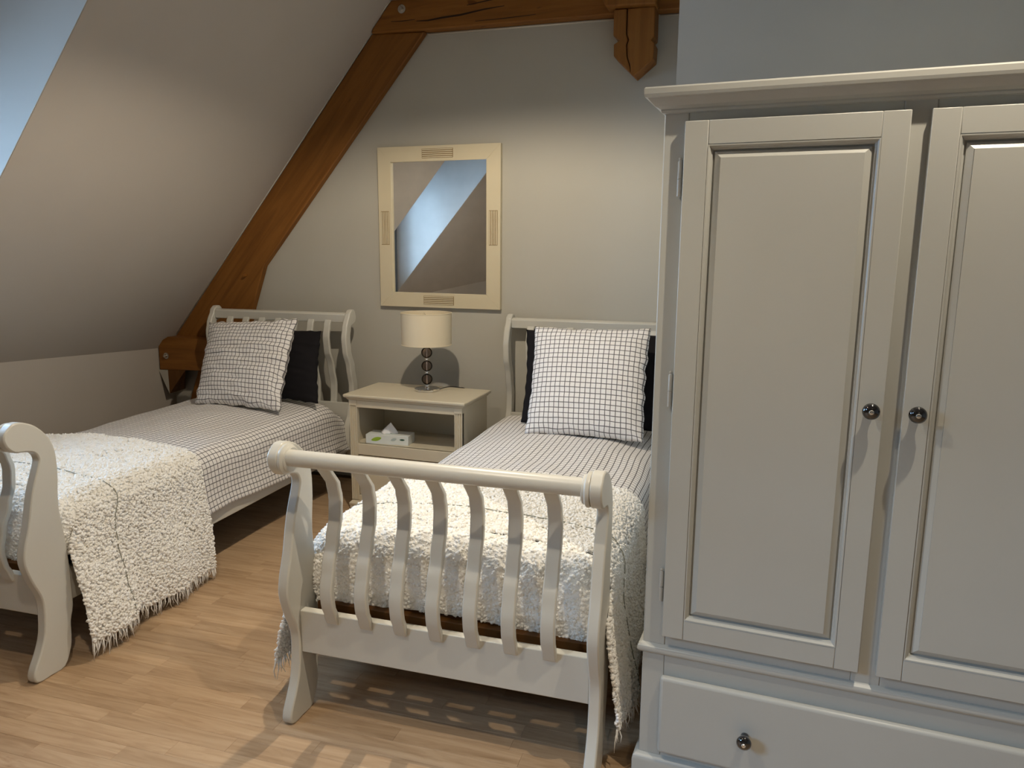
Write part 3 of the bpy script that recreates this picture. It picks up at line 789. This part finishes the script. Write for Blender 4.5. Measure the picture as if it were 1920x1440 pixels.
# ------------------------------------------------------------------ mirror
MX, MZ = 1.192, 1.6125; mw, mh = .790/2, .951/2; fw = .088
mi = empty('wall_mirror', (MX, -.001, MZ), -.0, label='rectangular cream framed mirror with fluted insets on the back wall', cat='mirror')
y0, y1 = -.030, -.012
for nm, pts in (('frame_side', [(-mw, -mh), (-mw+fw, -mh+fw), (-mw+fw, mh-fw), (-mw, mh)]), ('frame_side', [(mw, -mh), (mw, mh), (mw-fw, mh-fw), (mw-fw, -mh+fw)]),
            ('frame_rail', [(-mw, mh), (-mw+fw, mh-fw), (mw-fw, mh-fw), (mw, mh)]), ('frame_rail', [(-mw, -mh), (mw, -mh), (mw-fw, -mh+fw), (-mw+fw, -mh+fw)])):
    MB().prism(pts, y0, 0.0).build(nm, m_mframe, mi, bevel=.0012, smooth='auto')
for cx, cz, horiz in ((0, mh-fw/2, True), (0, -mh+fw/2, True), (-mw+fw/2, 0, False), (mw-fw/2, 0, False)):
    a_, b_ = (.100, .027)
    mb = MB()
    def bb(p, q, r, s_, ya, yb, mi_):
        if horiz: mb.box((cx+p, ya, cz+q), (cx+r, yb, cz+s_), mi_)
        else: mb.box((cx+q, ya, cz+p), (cx+s_, yb, cz+r), mi_)
    bb(-a_, -b_, a_, b_, y0-.0006, y0-.0002, 1)
    n = 5; pitch = 2*b_/n
    for i in range(n):
        bb(-a_+.003, -b_+pitch*i+.0023, a_-.003, -b_+pitch*(i+1)-.0023, y0-.0035, y0-.0006, 0)
    mb.build('fluted_inset', [m_mframe, m_groove], mi)
gl = MB().box((-mw+fw-.004, -.002, -mh+fw-.004), (mw-fw+.004, .002, mh-fw+.004)).build('mirror_glass', m_mirror, mi)
gl.location = (0, -.020, 0); gl.rotation_euler = (0, 0, -.025)

# ------------------------------------------------------------------ wardrobe
WF = (2.8115, -2.2904, -.0453)
wd = empty('wardrobe', (WF[0], WF[1], 0), WF[2], label='tall grey painted wardrobe with two panelled doors and a wide drawer', cat='wardrobe')
W = 1.12; D = .56; b = lambda n, a_, c, bev=.002, m=m_ward, p=wd: bx(n, a_, c, m, p, bev)
b('side_panel', (0, .02, .405), (.02, D, 1.83)); b('side_panel', (W-.02, .02, .405), (W, D, 1.83)); b('back_panel', (.02, D-.012, .405), (W-.02, D, 1.83))
b('top_panel', (.02, .02, 1.80), (W-.02, D-.012, 1.83))
b('stile', (0, 0, .425), (.060, .022, 1.83), .003); b('stile', (W-.060, 0, .425), (W, .022, 1.83), .003); b('stile', (.527, 0, .425), (.593, .022, 1.83))
b('face_rail', (.060, .001, 1.775), (.527, .022, 1.83)); b('face_rail', (.593, .001, 1.775), (W-.060, .022, 1.83))
b('face_rail', (.060, .001, .425), (.527, .022, .475)); b('face_rail', (.593, .001, .425), (W-.060, .022, .475))
moulded('crown_moulding', 0, W, 0, D, [(1.822, .0), (1.824, .006), (1.829, .008), (1.832, .008), (1.834, .012), (1.838, .020), (1.846, .028), (1.853, .034), (1.856, .036), (1.857, .042), (1.864, .044), (1.876, .044), (1.880, .041)], m_ward, wd)
def crown_fix(): pass
moulded('waist_moulding', 0, W, 0, D, [(.398, .0), (.400, .008), (.406, .013), (.414, .014), (.420, .012), (.425, .004), (.427, .0)], m_ward, wd, bevel=.001)
# lower case with drawer
b('lower_side', (0, .02, .09), (.02, D, .40)); b('lower_side', (W-.02, .02, .09), (W, D, .40)); b('lower_back', (.02, D-.012, .09), (W-.02, D, .40)); b('lower_bottom', (.02, .02, .09), (W-.02, D-.012, .105))
b('lower_stile', (0, 0, .088), (.060, .022, .399)); b('lower_stile', (W-.060, 0, .088), (W, .022, .399))
b('lower_rail', (.060, .001, .335), (W-.060, .022, .399)); b('lower_rail', (.060, .001, .088), (W-.060, .022, .12))
moulded('plinth', 0, W, 0, D, [(.0, .016), (.070, .016), (.080, .014), (.086, .008), (.089, .0)], m_ward, wd, bevel=.001)
drw = MB().box((.0544, -.024, .1108), (W-.0544, -.0005, .342)).build('drawer', m_ward, wd, bevel=.010, seg=4, smooth='auto')
def knob(parent, x, y, z):
    kn = MB().lathe([(0, 0), (.011, 0), (.0105, -.004), (.0085, -.014), (.012, -.019), (.0175, -.023), (.0195, -.029), (.0185, -.035), (.013, -.040), (.006, -.0425), (0, -.043)], (x, y, z), 'y', 32).build('knob', m_black, parent, smooth=True)
    MB().lathe([(0, 0), (.0055, 0), (.0058, -.001), (.0045, -.003), (.0018, -.0036), (.0012, -.0026), (0, -.0026)], (x, y-.0425, z), 'y', 16).build('knob_screw', m_screw, kn, smooth='auto')
knob(drw, .285, -.024, .222); knob(drw, W-.285, -.024, .222)
def panel_door(x0, x1, kx, hx):
    z0, z1 = .463, 1.800; s_ = .0565
    d = empty('door', (0, 0, 0)); d.parent = wd
    ya, yb = -.024, -.0005
    for nm, a_, c in (('door_stile', (x0, ya, z0), (x0+s_, yb, z1)), ('door_stile', (x1-s_, ya, z0), (x1, yb, z1)), ('door_rail', (x0+s_, ya+.0002, z1-s_), (x1-s_, yb, z1)), ('door_rail', (x0+s_, ya+.0002, z0), (x1-s_, yb, z0+s_))):
        bx(nm, a_, c, m_ward, d, .002)
    # moulding + raised and fielded panel as one stepped ring surface
    X0, X1, Z0, Z1 = x0+s_, x1-s_, z0+s_, z1-s_
    rings = [(0, ya-.0005), (.003, ya-.0002), (.006, ya+.003), (.008, ya+.0075), (.011, ya+.009), (.0115, ya+.015), (.0125, ya+.0175), (.0155, ya+.0175), (.016, ya+.0125), (.030, ya+.0045), (.0305, ya+.002), (.034, ya+.002)]
    v = []; f = []
    for o_, y in rings: v += [(X0+o_, y, Z0+o_), (X1-o_, y, Z0+o_), (X1-o_, y, Z1-o_), (X0+o_, y, Z1-o_)]
    for i in range(len(rings)-1):
        for k in range(4): q = (k+1) % 4; f.append((4*i+k, 4*i+q, 4*i+4+q, 4*i+4+k))
    n = len(rings); f.append((4*n-4, 4*n-3, 4*n-2, 4*n-1))
    MB().add(v, f).box((X0+.0005, yb-.004, Z0+.0005), (X1-.0005, yb, Z1-.0005)).build('raised_panel', m_ward, d)
    knob(d, kx, ya, 1.132)
    for z in (1.667, 1.138, .60):
        h = MB(); h.lathe([(0, -.042), (.0058, -.042), (.0058, -.002), (.0042, -.001), (.0058, 0), (.0058, .040), (.003, .044), (.0045, .049), (0, .053)], (hx-.003, -.0085, z), 'z', 12)
        h.box((hx-.001, -.0035, z-.036), (hx+.0012, .0, z+.036)); h.build('hinge', m_hinge, d, smooth='auto')
    return d
panel_door(.0537, .5410, .5125, .0475)
panel_door(.5803, 1.0663, .6085, 1.0725)
